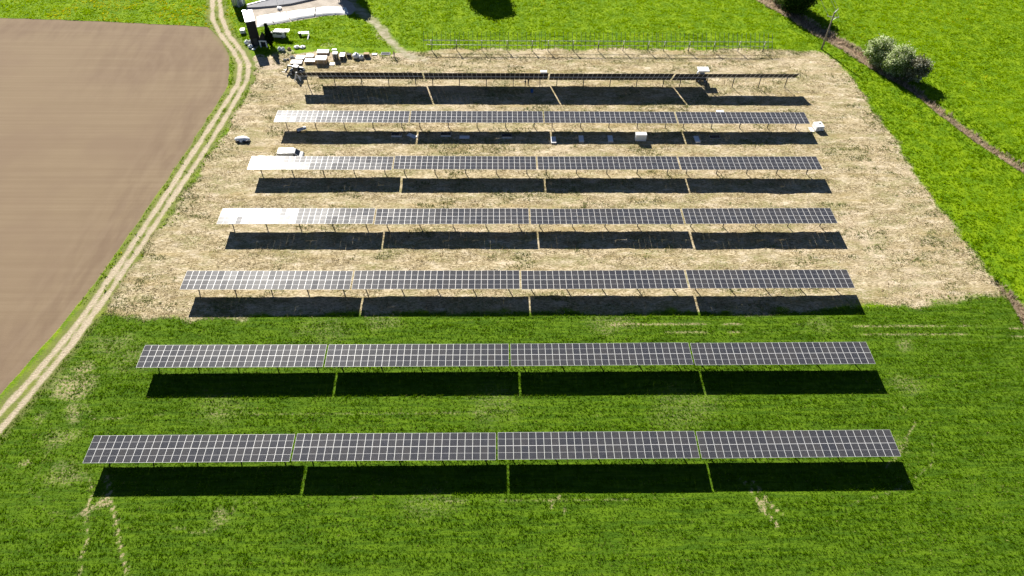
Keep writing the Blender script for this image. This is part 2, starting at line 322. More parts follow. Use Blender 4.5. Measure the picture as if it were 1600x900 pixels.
# ------------------------------------------------------------------ mesh helpers
class MB:
    def __init__(s): s.v = []; s.f = []; s.mi = []
    def add(s, vs, fs, mi=0):
        o = len(s.v); s.v += [tuple(a) for a in vs]; s.f += [tuple(i + o for i in f) for f in fs]; s.mi += [mi] * len(fs); return s
    def box(s, x0, x1, y0, y1, z0, z1, mi=0, top=1.0):
        cx, cy = (x0 + x1) / 2, (y0 + y1) / 2
        t = lambda x, c: c + (x - c) * top
        vs = [(x0, y0, z0), (x1, y0, z0), (x1, y1, z0), (x0, y1, z0), (t(x0, cx), t(y0, cy), z1), (t(x1, cx), t(y0, cy), z1), (t(x1, cx), t(y1, cy), z1), (t(x0, cx), t(y1, cy), z1)]
        return s.add(vs, [(0, 3, 2, 1), (4, 5, 6, 7), (0, 1, 5, 4), (1, 2, 6, 5), (2, 3, 7, 6), (3, 0, 4, 7)], mi)
    def tube(s, a, b, r0, r1=None, n=8, mi=0):
        r1 = r0 if r1 is None else r1; a, b = Vector(a), Vector(b); d = (b - a).normalized()
        u = d.orthogonal().normalized(); w = d.cross(u); vs = []
        for p, r in ((a, r0), (b, r1)):
            for i in range(n):
                t = 2 * math.pi * i / n; vs.append(p + (u * math.cos(t) + w * math.sin(t)) * r)
        fs = [(i, (i + 1) % n, n + (i + 1) % n, n + i) for i in range(n)] + [tuple(range(n))[::-1], tuple(range(n, 2 * n))]
        return s.add(vs, fs, mi)
    def bar(s, a, b, wx, wz, mi=0):
        a, b = Vector(a), Vector(b); d = (b - a).normalized()
        up_ = Vector((0, 0, 1)) if abs(d.z) < .95 else Vector((0, 1, 0))
        u = d.cross(up_).normalized() * wx / 2; v = u.cross(d).normalized() * wz / 2
        vs = [p + e for p in (a, b) for e in (-u - v, u - v, u + v, -u + v)]
        return s.add(vs, [(0, 3, 2, 1), (4, 5, 6, 7), (0, 1, 5, 4), (1, 2, 6, 5), (2, 3, 7, 6), (3, 0, 4, 7)], mi)
    def prism(s, prof, y0, y1, mi=0, taper=0.0, zt=None):      # profile in x-z, extruded along y; sides lean in towards the top
        n = len(prof); zt = zt or max(p[1] for p in prof)
        def yy(y, z, sgn): return y + sgn * taper * max(0, z / zt - .45)
        vs = [(x, yy(y0, z, 1), z) for x, z in prof] + [(x, yy(y1, z, -1), z) for x, z in prof]
        return s.add(vs, [tuple(range(n)), tuple(range(2 * n - 1, n - 1, -1))] + [(i, n + i, n + (i + 1) % n, (i + 1) % n) for i in range(n)], mi)
    def ball(s, c, r, seg=10, rings=6, mi=0, jit=0.0, k=0):
        vs = [(c[0], c[1], c[2] - r[2])]; rs = random.Random(k)
        for i in range(1, rings):
            ph = math.pi * i / rings - math.pi / 2
            for j in range(seg):
                t = 2 * math.pi * j / seg; q = 1 + jit * (rs.random() - .5)
                vs.append((c[0] + r[0] * math.cos(ph) * math.cos(t) * q, c[1] + r[1] * math.cos(ph) * math.sin(t) * q, c[2] + r[2] * math.sin(ph) * q))
        vs.append((c[0], c[1], c[2] + r[2])); L = len(vs) - 1; fs = []
        for j in range(seg): fs.append((0, 1 + (j + 1) % seg, 1 + j))
        for i in range(rings - 2):
            for j in range(seg):
                a = 1 + i * seg + j; b = 1 + i * seg + (j + 1) % seg; fs.append((a, b, b + seg, a + seg))
        o = 1 + (rings - 2) * seg
        for j in range(seg): fs.append((o + j, o + (j + 1) % seg, L))
        return s.add(vs, fs, mi)
    def mesh(s, name, mats, smooth=False, bevel=0.0):
        me = bpy.data.meshes.new(name); me.from_pydata(s.v, [], s.f)
        for m in (mats if isinstance(mats, (list, tuple)) else [mats]): me.materials.append(m)
        me.polygons.foreach_set('material_index', s.mi)
        if smooth: me.polygons.foreach_set('use_smooth', [True] * len(s.f))
        bm = bmesh.new(); bm.from_mesh(me); bmesh.ops.recalc_face_normals(bm, faces=bm.faces)
        if bevel: bmesh.ops.bevel(bm, geom=[e for e in bm.edges], offset=bevel, segments=1, affect='EDGES', clamp_overlap=True)
        bm.to_mesh(me); bm.free(); me.update(); return me
    def build(s, name, mats, parent=None, smooth=False, bevel=0.0):
        return link(name, s.mesh(name, mats, smooth, bevel), parent)
def link(name, me, parent=None, loc=None):
    o = bpy.data.objects.new(name, me); col.objects.link(o)
    if parent: o.parent = parent
    if loc: o.location = loc
    return o
def thing(name, label, cat, loc=(0, 0, 0), rz=0.0, group=None):
    o = bpy.data.objects.new(name, None); col.objects.link(o); o.empty_display_size = .3
    o.location = loc; o.rotation_euler = (0, 0, rz); tag(o, label, cat, group); return o
def tag(o, label, cat, group=None):
    o['label'] = label; o['category'] = cat
    if group: o['group'] = group
    return o
def gz(x, y): return float(ground_z(np.array([float(x)]), np.array([float(y)]))[0])

# ------------------------------------------------------------------ materials
M_rail8 = plain('blue_grey_steel', (.13, .19, .21), .5, .3, .15, 2)
M_steel = plain('galvanised_steel', (.42, .43, .44), .42, .7, .12, 2)
M_dsteel = plain('backlit_dark_steel', (.07, .07, .075), .6, .2, .2, 2)  # galvanised posts and rails: backlit shade put into the base colour
M_alu = plain('aluminium_frame', (.60, .60, .60), .5, .1, .04, 4)
M_white = plain('white_paint', (.80, .80, .79), .35, 0, .05, 1.5)
M_film = plain('white_film', (.78, .79, .80), .3, 0, .08, 2.5)
M_tarp = plain('white_tarp', (.82, .81, .78), .5, 0, .06, .8)
M_card = plain('cardboard', (.42, .30, .17), .9, 0, .15, 3)
M_wood = plain('pallet_wood', (.40, .28, .15), .9, 0, .25, 4)
M_black = plain('black_plastic', (.018, .018, .02), .5, 0, .3, 3)
M_dark = plain('dark_grey_paint', (.05, .052, .056), .45, 0, .2, 3)
M_hand = plain('dark_slate_paint', (.11, .13, .15), .4, 0, .2, 3)
M_grey = plain('grey_paint', (.34, .37, .40), .4, 0, .12, 3)
M_glass = plain('vehicle_glass', (.02, .025, .03), .06, 0, .1, 1)
M_rub = plain('rubber', (.022, .022, .022), .85, 0, .2, 6)
M_slab = plain('grey_slab', (.24, .24, .255), .9, 0, .16, .8)
M_conc = plain('concrete', (.36, .35, .33), .9, 0, .16, 1.2)
M_pole = plain('weathered_pole', (.24, .20, .16), .9, 0, .25, 3)
M_blue = plain('blue_plastic', (.01, .09, .32), .4, 0, .1, 2)
M_timber = plain('dark_timber', (.02, .018, .017), .85, 0, .35, 2)
M_bark = plain('bark', (.11, .085, .06), .95, 0, .3, 5)
M_bluemetal = plain('blue_grey_sheet', (.30, .36, .44), .3, .6, .12, 1)
M_red = plain('red_lamp', (.35, .02, .015), .3, 0, .1, 2)
M_skin = plain('skin', (.45, .28, .2), .6, 0, .05, 3)
M_hair = plain('hair', (.03, .02, .015), .8, 0, .2, 6)
def cell_mat():
    k = N('solar_cells'); o = k.obj(); sep = k.n('SeparateXYZ'); k.put(sep.inputs[0], o)
    def grid(v, pitch, wid):
        f = k.math('ABSOLUTE', k.math('SUBTRACT', k.math('FRACT', k.math('DIVIDE', v, pitch)), .5)); return k.math('GREATER_THAN', f, .5 - wid / pitch / 2)
    ln = k.math('MAXIMUM', grid(k.math('ADD', sep.outputs[0], 5.46), .182, .012), grid(k.math('ADD', sep.outputs[1], 9.1), .182, .005))
    rnd = k.n('ObjectInfo').outputs['Random']
    base = k.mix(rnd, (.024, .026, .033), (.042, .040, .040))
    base = k.mix(k.remap(k.noise(o, 1.2, 2.0), .4, .7, 0, .5), base, (.030, .032, .042))
    c = k.mix(ln, base, (.20, .20, .21))
    rr = k.math('MULTIPLY_ADD', k.noise(o, 1.5, 2.0), .03, .065)
    sh = k.bsdf(c, rr, 0, spec=.32); pn = sh.node; pn.inputs['Coat Weight'].default_value = .2; pn.inputs['Coat Roughness'].default_value = .34; pn.inputs['Coat IOR'].default_value = 1.4
    return k.done(sh)
M_cell = cell_mat()
M_back = plain('panel_backsheet', (.022, .021, .025), .7, 0, .1, 3, .15)
M_wback = plain('white_backsheet', (.84, .85, .86), .4, 0, .05, 2)

# ------------------------------------------------------------------ solar tables
PW, PL, GAPX = 1.134, 2.278, .020
def panel_mesh():
    m = MB(); W, L, T, F = PW / 2, PL / 2, .035, .027
    m.box(-W, W, -L, -L + F, -T, 0, 0).box(-W, W, L - F, L, -T, 0, 0).box(-W, -W + F, -L + F, L - F, -T, 0, 0).box(W - F, W, -L + F, L - F, -T, 0, 0)
    m.add([(-W + F, -L + F, -.004), (W - F, -L + F, -.004), (W - F, -.012, -.004), (-W + F, -.012, -.004)], [(0, 1, 2, 3)], 1)
    m.add([(-W + F, .012, -.004), (W - F, .012, -.004), (W - F, L - F, -.004), (-W + F, L - F, -.004)], [(0, 1, 2, 3)], 1)
    m.add([(-W + F, -.012, -.004), (W - F, -.012, -.004), (W - F, .012, -.004), (-W + F, .012, -.004)], [(0, 1, 2, 3)], 3)
    m.add([(-W + F, -L + F, -.010), (-W + F, L - F, -.010), (W - F, L - F, -.010), (W - F, -L + F, -.010)], [(0, 1, 2, 3)], 2)
    me = bpy.data.meshes.new('panel'); me.from_pydata(m.v, [], m.f)
    for q in (M_alu, M_cell, M_back, M_alu): me.materials.append(q)
    me.polygons.foreach_set('material_index', m.mi); me.update(); return me
ME_PANEL = panel_mesh()
TUBE_H = 2.84; NC = 26; PITCHX = PW + GAPX; TL = NC * PITCHX; TGAP = .34
ME_RAIL = MB().box(-.03, .03, -2.22, 2.22, -.10, -.042).mesh('rail', M_dsteel)
ME_RAIL2 = MB().box(-.04, .04, -2.2, 2.2, -.10, -.03).mesh('rail', M_rail8)
ME_BEAR = MB().box(-.09, .09, -.14, .14, TUBE_H - .95, TUBE_H + .05).mesh('bearing', M_alu)
ME_POST = MB().box(-.085, .085, -.05, -.038, -.3, TUBE_H - .22).box(-.085, .085, .038, .05, -.3, TUBE_H - .22).box(-.006, .006, -.038, .038, -.3, TUBE_H - .22).box(-.11, .11, -.10, .10, TUBE_H - .22, TUBE_H - .04).mesh('post', M_dsteel)
ME_TUBE = MB().tube((-TL / 2, 0, -.17), (TL / 2, 0, -.17), .075, n=8).mesh('torque_tube', M_steel)
ORD = ['leftmost', 'second from left', 'third from left', 'rightmost']
def table(cx, cy, tilt, label, panels=lambda c, r: True, jit=.22, group=None, rails=None, name='solar_table'):
    t = thing(name, label, 'solar table' if name == 'solar_table' else 'steel frame', (cx, cy, 0), 0, group)
    rs = random.Random(int(cx * 31 + cy * 77)); t.location.z = rs.uniform(-.07, .07); t.rotation_euler = (0, R(rs.gauss(0, .10)), R(rs.gauss(0, .09)))
    ct, st = math.cos(tilt), math.sin(tilt)
    def loc(x, v, dz=0): return (x, v * ct + dz * st, TUBE_H - v * st + dz * ct)     # tilt > 0 raises the near edge
    tb = link('torque_tube', ME_TUBE, t, (0, 0, TUBE_H)); tb.rotation_euler = (-tilt, 0, 0)
    for k in range(5):
        link('post', ME_POST, t, (-13.1 + 6.55 * k, 0, 0))
        if rails: link('bearing', ME_BEAR, t, (-13.1 + 6.55 * k, 0, 0))
    for k in range(NC + 1 if rails else 14):
        x = -TL / 2 + (PITCHX * k if rails else .577 + 2.22 * k)
        if rails: x = min(max(x, -TL / 2 + .05), TL / 2 - .05)
        r = link('rail', ME_RAIL2 if rails else ME_RAIL, t, (x, 0, TUBE_H)); r.rotation_euler = (-tilt, 0, 0)
    if rails: MB().bar((-TL / 2 + .6, .08, 1.5), (TL / 2 - .6, .08, 1.5), .05, .10).build('cable_tray', M_steel, t)
    for c in range(NC):
        for rw in (0, 1):
            if not panels(c, rw): continue
            v = (-1 if rw == 0 else 1) * (PL / 2 + .011)
            p = link('panel', ME_PANEL, t, loc(-TL / 2 + PITCHX * (c + .5), v, .0))
            p.rotation_euler = (-tilt + R(rs.gauss(0, jit)), R(rs.gauss(0, jit)), 0)
    return t
ROWX = [-60.49, -58.31, -56.12, -53.91, -51.84, -49.65, -47.63]
ROWY = [53.73, 70.67, 87.44, 104.29, 120.81, 137.30, 154.06]
TILT = [R(.9), R(1.2), R(1.0), R(1.9), R(1.75), R(1.5), R(50.9)]
RN = ['nearest row, on the green crop', 'second nearest row, on the green crop', 'third row, at the stubble edge', 'fourth row from the front', 'fifth row from the front', 'sixth row, above the loose panels']
for i in range(7):
    for j in range(4):
        cx = ROWX[i] + TL / 2 + j * (TL + TGAP)
        if i < 6: lab = f'{ORD[j]} flat solar table of the {RN[i]}'; pf = lambda c, r: True
        else:
            lab = f'{ORD[j]} table of the steeply tilted row' + (', low panels missing' if j in (0, 3) else ', dark underside showing')
            pf = (lambda c, r: r == 0 or c > 3) if j == 0 else ((lambda c, r: r == 0 or c < 6) if j == 3 else (lambda c, r: True))
        table(cx, ROWY[i], TILT[i], lab, pf, [.3, .3, .4, .95, .6, .55][i] if i < 6 else .1, 'rows of solar tables')
for j in range(3):
    table(-18.6 + TL / 2 + j * (TL + TGAP), 170.75, R(-47), ['leftmost bare frame without panels at the meadow edge', 'middle bare frame without panels at the meadow edge', 'rightmost bare frame without panels at the meadow edge'][j],
          lambda c, r: False, 0, 'bare tracker frames', True, 'bare_frame')

# ------------------------------------------------------------------ pallets, crates and loose panels
def pallet(m, w_, d_, mi=0):
    for k in range(5):
        x = -w_ / 2 + (w_ - .14) * k / 4; m.box(x, x + .14, -d_ / 2, d_ / 2, .11, .14, mi)
    for k in range(3):
        y = -d_ / 2 + (d_ - .1) * k / 2; m.box(-w_ / 2, w_ / 2, y, y + .1, .0, .108, mi)
def crate(name, label, x, yf, w_, d_, h, side, top, rz=0, base=M_wood, cat='crate', group='stacked goods beside the far row'):
    t = thing(name, label, cat, (x, yf + d_ / 2, gz(x, yf)), rz, group)
    if h > .18:
        m = MB(); pallet(m, w_, d_); m.build('pallet', base, t); z0 = .142
        m = MB().box(-w_ / 2 + .03, w_ / 2 - .03, -d_ / 2 + .03, d_ / 2 - .03, z0, h - .05); m.build('load', side, t, bevel=.02)
        m = MB().box(-w_ / 2, w_ / 2, -d_ / 2, d_ / 2, h - .048, h, 0, .97)
        for s in (-1, 1): m.box(s * w_ * .28 - .03, s * w_ * .28 + .03, -d_ / 2 - .012, -d_ / 2 - .002, z0, h)
        m.build('cover', top, t)
    else:
        for k in range(2): MB().box(-w_ / 2 + .05 * k, w_ / 2 - .04 * k, -d_ / 2 + .04 * k, d_ / 2 - .03 * k, .03 + h * k / 2, .026 + h * (k + 1) / 2).build('sheet', top, t)
        for s in (-1, 1): MB().box(s * w_ * .35 - .05, s * w_ * .35 + .05, -d_ / 2, d_ / 2, 0, .03).build('bearer', base, t)
    return t
crate('panel_pallet', 'low white pallet second from left in the pile behind the telehandler', -49.8, 165.6, 2.1, 1.5, .45, M_film, M_white)
crate('panel_pallet', 'small white pallet between the low pallet and the big wrapped box', -47.5, 166.4, 1.9, 1.3, .5, M_film, M_white)
crate('panel_pallet', 'long white pallet closest behind the telehandler roof', -50.4, 163.5, 2.8, 1.5, .4, M_film, M_white)
crate('panel_pallet', 'white pallet left of the big wrapped box, brown front', -47.0, 163.9, 2.6, 1.5, .62, M_card, M_white)
crate('wrapped_box', 'biggest box of the pile, white top and dark front', -44.1, 163.5, 2.8, 2.1, 1.4, M_card, M_white)
crate('panel_pallet', 'long white pallet lying behind the biggest box', -44.5, 168.4, 3.0, 1.6, .5, M_film, M_white)
crate('tall_crate', 'tall dark crate with white lid, left of two', -40.8, 165.7, 1.25, 1.15, 1.7, M_dark, M_white)
crate('tall_crate', 'tall dark crate with long white lid, right of two', -39.1, 165.7, 1.3, 1.9, 1.1, M_dark, M_white)
crate('brown_crate', 'small dark brown crate right of the two tall crates', -37.6, 166.9, 1.1, .8, .8, M_timber, M_timber)
crate('open_crate', 'dark crate with tan lid right of the white bulk bags', -33.1, 167.0, 1.4, 1.0, .95, M_dark, M_card)
crate('white_sheet', 'small flat white sheet stack between tan crate and panel pair', -31.2, 168.0, 1.3, .8, .16, M_white, M_white)
crate('white_sheet', 'small flat white sheet behind the tall crates on grass', -41.9, 170.4, 1.2, .7, .1, M_white, M_white)
crate('white_sheet', 'flat pale sheet on the ground in front of the tall crates', -41.4, 163.2, 1.2, 1.2, .1, M_white, M_tarp)
crate('wrapped_pallet', 'white wrapped pallet standing in the shadow between fifth and sixth row', 32.7, 132.0, 2.5, 1.2, 1.85, M_film, M_white, group='goods between fifth and sixth row')
crate('white_sheet', 'white box top showing behind the tilted row beside a table gap', 12.05, 159.6, 1.7, 1.0, .5, M_film, M_white, group=None)
crate('white_sheet', 'white sheet lying just behind the sixth row on the right', 53.25, 143.2, 1.8, .9, .16, M_white, M_white, group=None)

def loose_panel(label, x, y, rz, face, tilt=0.0, n=1):
    t = thing('loose_panel', label, 'solar panel', (x, y, gz(x, y)), rz, 'loose panels between fifth and sixth row')
    for s in (-1, 1): MB().box(-.5, .5, s * .8 - .05, s * .8 + .05, 0, .06).build('bearer', M_wood, t)
    for k in range(n):
        z = .063 + .037 * k
        f = MB(); W, L, F = PW / 2, PL / 2, .034
        f.box(-W, W, -L, -L + F, z, z + .035).box(-W, W, L - F, L, z, z + .035).box(-W, -W + F, -L + F, L - F, z, z + .035).box(W - F, W, -L + F, L - F, z, z + .035)
        f.build('panel_frame', M_alu, t)
        MB().box(-W + F, W - F, -L + F, L - F, z + .022, z + .031).build('panel_face', face, t)
    return t
H_ = math.pi / 2
for lab, x, yy, rz, fc, n in (
    ('dark panel stack lying crosswise, leftmost of the three in shadow', -22.4, 134.0, H_, M_black, 12),
    ('grey backed panel lying askew beside the shadow gap', -19.0, 133.9, H_ - .55, M_wback, 2),
    ('dark panel stack lying crosswise just right of the shadow gap', -11.3, 134.1, H_, M_black, 12),
    ('white backed panel lying crosswise between two dark stacks', -7.1, 133.4, H_, M_wback, 2),
    ('dark panel stack lying crosswise, rightmost of the three in shadow', 2.5, 133.6, H_, M_black, 12),
    ('white backed panel beside the middle shadow gap, front half in sun', 13.0, 132.3, 0, M_wback, 8),
    ('white backed panel lengthwise, left of the pair near the wrapped pallet', 19.3, 132.7, 0, M_wback, 8),
    ('white backed panel lengthwise, next left of the wrapped pallet', 25.9, 132.7, 0, M_wback, 8),
    ('white backed panel lengthwise, right of the rightmost shadow gap', 45.6, 132.6, .06, M_wback, 8),
    ('panel lying face up in shadow, rightmost of the loose panels', 49.9, 133.7, H_, M_cell, 2)):
    loose_panel(lab, x, yy, rz, fc, 0, n)
pp = loose_panel('pair of dark panels lying at the end of the goods pile', -28.4, 168.8, H_, M_cell, 0, 2); pp['group'] = 'stacked goods beside the far row'
tp = thing('propped_panel', 'white backed panel propped on a dark box under the sixth row', 'solar panel', (-44.2, 135.7, 0), .5)
MB().box(-1.0, -.2, -.35, .35, 0, .5).build('support_box', M_black, tp, bevel=.02)
MB().box(-.9, 1.2, -.6, .6, .53, .57).build('panel_face', M_wback, tp, bevel=.008)

def bag(name, label, x, y, r, h, mat, k, cat='bag', group=None, n=1):
    t = thing(name, label, cat, (x, y, gz(x, y) - .03), random.Random(k).uniform(0, 1), group)
    rs = random.Random(k)
    m = MB().ball((0, 0, h * .48), (r, r * .92, h * .52), 14, 9, 0, .16, k)
    m.v = [(a, b, max(c, 0.0)) for a, b, c in m.v]; m.build('sack', mat, t, True)
    MB().tube((0, 0, h * .93), (.06, .02, h * 1.12), r * .22, r * .34, 9).build('tied_neck', mat, t, True)
    for s in (-1, 1): MB().bar((s * r * .62, 0, h * .8), (s * r * .55, .1, h * 1.1), .07, .03).build('lifting_loop', mat, t)
    return t
G = 'white bulk bags around the goods pile'
bag('bulk_bag', 'larger white bulk bag right of the tall crates, left half', -35.7, 166.9, 1.0, 1.25, M_film, 1, group=G)
bag('bulk_bag', 'white bulk bag slumped against the larger one beside tan crate', -34.4, 166.6, .75, .95, M_film, 2, group=G)
bag('bulk_bag', 'white topped bag, left of two beside the conifer shadow', -55.8, 170.2, .55, .9, M_film, 3, group=G)
bag('bulk_bag', 'white topped bag, right of two beside the conifer shadow', -54.9, 170.1, .55, .9, M_film, 4, group=G)
bag('paper_sack', 'small tan sack right of the two white topped bags', -53.5, 170.7, .5, .6, M_card, 5, group=G)
bag('bulk_bag', 'low white bag on grass above the goods pile, left', -51.7, 171.6, .8, .55, M_tarp, 6, group=G)
bag('bulk_bag', 'low white bag on grass above the goods pile, right', -50.2, 171.6, .8, .5, M_tarp, 7, group=G)
bag('bulk_bag', 'white bag nearest the track, beside the tall dark shed', -64.9, 173.4, .75, .95, M_film, 8, group=G)
bag('bulk_bag', 'white bag tucked against the tall dark shed', -63.9, 173.9, .55, .9, M_film, 9, group=G)
bag('bulk_bag', 'bluish white bag in front of the tall dark shed', -63.6, 171.6, .7, .8, M_film, 10, group=G)
bag('bulk_bag', 'small white bag lying lowest by the shed shadow', -62.6, 170.5, .5, .35, M_tarp, 11, group=G)
for k, (x, yy, r) in enumerate(((-53.6, 165.4, .45), (-52.9, 165.7, .38), (-52.0, 166.6, .6), (-51.3, 166.4, .4))):
    o = MB().ball((0, 0, r * .5), (r, r * .8, r * .7), 9, 6, 0, .35, 20 + k).build('rubble_lump', M_conc)
    o.location = (x, yy, gz(x, yy) - .05); tag(o, ['leftmost grey rubble lump beside the goods pile', 'small rubble lump right of the leftmost lump', 'largest rubble lump touching the low white pallets', 'small rubble lump right of the largest lump'][k], 'rubble', 'rubble lumps left of the goods pile')

# heap of white sheeting with two dark bags
t = thing('sheeted_heap', 'oval heap under white sheeting with dark sacks, alone on stubble left', 'heap', (-56.6, 131.9, 0))
m = MB().ball((0, .3, .25), (1.75, .9, .75), 18, 9, 0, .12, 31); m.v = [(a, b, max(c, 0)) for a, b, c in m.v]; m.build('sheeting', M_film, t, True)
for s, q in ((-.75, 1), (.45, 2), (1.25, 3)):
    m = MB().ball((s, -.5, .26), (.4, .34, .34), 10, 7, 0, .2, 40 + q); m.v = [(a, b, max(c, 0)) for a, b, c in m.v]; m.build('dark_sack', M_black, t, True)

# white tank on a skid at the right end of the sixth row
t = thing('white_tank', 'white box tank with lid beside the right end of the sixth row', 'tank', (74.6, 137.0, 0), .12)
for s in (-1, 1): MB().box(s * .7 - .08, s * .7 + .08, -1.1, 1.1, 0, .14).build('skid', M_dsteel, t)
MB().box(-1.0, 1.0, -1.1, 1.1, .142, 1.3, 0, .96).build('tank_body', M_white, t, bevel=.06)
MB().tube((.3, .3, 1.29), (.3, .3, 1.38), .2, n=12).build('lid', M_black, t)
for s in (-.5, .35): MB().box(s - .04, s + .04, -1.13, -1.09, .2, 1.2).build('rib', M_grey, t)
MB().box(-2.0, -1.06, -1.0, .7, .02, .07).build('ramp_sheet', M_tarp, t)

# ------------------------------------------------------------------ vehicles
def wheel(parent, x, y, r, wd):
    m = MB().tube((0, -wd / 2, 0), (0, wd / 2, 0), r, n=18); w_ = m.build('wheel', M_rub, parent, bevel=.02); w_.location = (x, y, r)
    MB().tube((0, -wd / 2 - .012, 0), (0, wd / 2 + .012, 0), r * .58, n=14).build('rim', M_grey, w_)
def van(name, label, x, y, rz, L, Wd, Ht, cargo, tailgate):
    t = thing(name, label, 'van', (x, y, gz(x, y)), rz)
    hl = L / 2          # front is +x
    hood = 1.05 if not cargo else .85
    prof = [(-hl + .04, .38), (-hl, .9), (-hl + .06, Ht - .25), (-hl + .2, Ht - .04), (hl - hood - 1.15, Ht), (hl - hood - .75, Ht - .1), (hl - hood + .1, Ht * .56), (hl - .18, Ht * .47), (hl - .02, .72), (hl, .42)]
    MB().prism(prof, -Wd / 2, Wd / 2, 0, .16, Ht).build('body', M_white, t, bevel=.035)
    wz0, wz1 = Ht * .56, Ht * .82
    for s in (-1, 1):
        yo = s * (Wd / 2 - .055); a = yo - s * .02; b = yo + s * .018
        lo, hi = min(a, b), max(a, b)
        MB().add([(hl - hood - 1.15, lo, wz0), (hl - hood - .15, lo, wz0), (hl - hood - .62, lo, wz1), (hl - hood - 1.15, lo, wz1), (hl - hood - 1.15, hi, wz0), (hl - hood - .15, hi, wz0), (hl - hood - .62, hi, wz1), (hl - hood - 1.15, hi, wz1)], [(3, 2, 1, 0), (4, 5, 6, 7), (0, 1, 5, 4), (1, 2, 6, 5), (2, 3, 7, 6), (3, 0, 4, 7)]).build('side_window', M_glass, t)
        if not cargo:
            MB().box(-hl + .75, hl - hood - 1.3, lo, hi, wz0, wz1).build('side_window', M_glass, t)
        MB().box(hl - .03, hl + .012, s * (Wd / 2 - .42) - .16, s * (Wd / 2 - .42) + .16, .72, .92).build('headlight', M_glass, t)
        MB().box(-hl - .015, -hl + .03, s * (Wd / 2 - .12) - .07, s * (Wd / 2 - .12) + .07, .95, 1.35).build('tail_light', M_red, t)
        MB().box(hl - hood - .2, hl - hood, s * (Wd / 2 + .12) - .1, s * (Wd / 2 + .12) + .1, wz0 - .02, wz0 + .2).build('mirror', M_black, t)
        for wx in (-hl + .85, hl - .85): wheel(t, wx, s * (Wd / 2 - .1), .34, .24)
    xa, za, xb, zb = hl - hood + .07, Ht * .565, hl - hood - .72, Ht - .13
    n_ = Vector((za - zb, 0, xb - xa)).normalized() * -.02
    m = MB(); w1, w2 = Wd / 2 - .12, Wd / 2 - .2
    m.add([(xa + n_.x, -w1, za + n_.z), (xa + n_.x, w1, za + n_.z), (xb + n_.x, w2, zb + n_.z), (xb + n_.x, -w2, zb + n_.z), (xa - n_.x, -w1, za - n_.z), (xa - n_.x, w1, za - n_.z), (xb - n_.x, w2, zb - n_.z), (xb - n_.x, -w2, zb - n_.z)],
          [(3, 2, 1, 0), (4, 5, 6, 7), (0, 1, 5, 4), (1, 2, 6, 5), (2, 3, 7, 6), (3, 0, 4, 7)]); m.build('windscreen', M_glass, t)
    MB().box(hl - .04, hl + .03, -Wd / 2 + .05, Wd / 2 - .05, .36, .6).build('bumper', M_dark, t, bevel=.02)
    if tailgate:
        MB().box(-hl - 1.15, -hl + .12, -Wd / 2 + .12, Wd / 2 - .12, Ht - .02, Ht + .05).build('open_tailgate', M_white, t, bevel=.02)
        MB().box(-hl - .012, -hl + .03, -Wd / 2 + .16, Wd / 2 - .16, .6, Ht - .2).build('cargo_opening', M_black, t)
        for k in range(3):
            MB().bar((-hl + .8 + k * .8, -Wd / 2 + .2, Ht + .06), (-hl + .8 + k * .8, Wd / 2 - .2, Ht + .06), .05, .05).build('roof_bar', M_dark, t)
    return t
van('passenger_van', 'white van with open tailgate on the grass below the white tarps', -57.7, 176.8, math.pi - .05, 4.7, 1.75, 2.0, False, True)
van('cargo_van', 'white cargo van parked just behind the left end of the fifth row', -44.6, 126.0, 0, 5.5, 1.95, 2.0, True, False)

def handler(name, label, x, y, rz, body, k):
    t = thing(name, label, 'telehandler', (x, y, gz(x, y)), rz)
    MB().prism([(-1.9, .55), (-1.95, 1.15), (-1.2, 1.35), (1.2, 1.2), (1.75, .95), (1.75, .55)], -.62, .62, 0).build('chassis', body, t, bevel=.04)
    MB().prism([(-.75, 1.1), (-.85, 2.25), (-.6, 2.42), (.35, 2.42), (.62, 1.5), (.62, 1.1)], .05, .98, 0, .06).build('cab', M_glass, t, bevel=.03)
    MB().box(-.85, .42, .03, 1.0, 2.43, 2.5).build('cab_roof', M_white, t, bevel=.02)
    for cx_, cy_ in ((-.8, .07), (-.8, .95), (.45, .07), (.45, .95)): MB().bar((cx_, cy_, 1.1), (cx_, cy_, 2.43), .07, .07).build('cab_post', body, t)
    MB().bar((-1.75, -.3, 1.55), (2.3, -.3, 1.75), .34, .36).build('boom', body, t, bevel=.02)
    MB().bar((2.28, -.3, 1.74), (2.75, -.3, .6), .26, .26).build('boom_head', M_dark, t)
    MB().box(2.62, 2.72, -.85, .85, .35, 1.0).build('fork_carriage', M_dark, t)
    for s in (-.5, .5): MB().box(2.7, 3.8, s - .07, s + .07, .32, .39).build('fork', M_dark, t)
    MB().box(-1.5, .3, -1.02, -.64, .7, 1.35).build('engine_cover', M_grey, t, bevel=.04)
    for sx in (-1.25, 1.2):
        for s in (-1, 1): wheel(t, sx, s * .92, .55, .42)
    return t
handler('telehandler', 'grey telehandler with white cab roof at the left end of the tilted row', -49.3, 159.3, math.pi - .2, M_hand, 1)

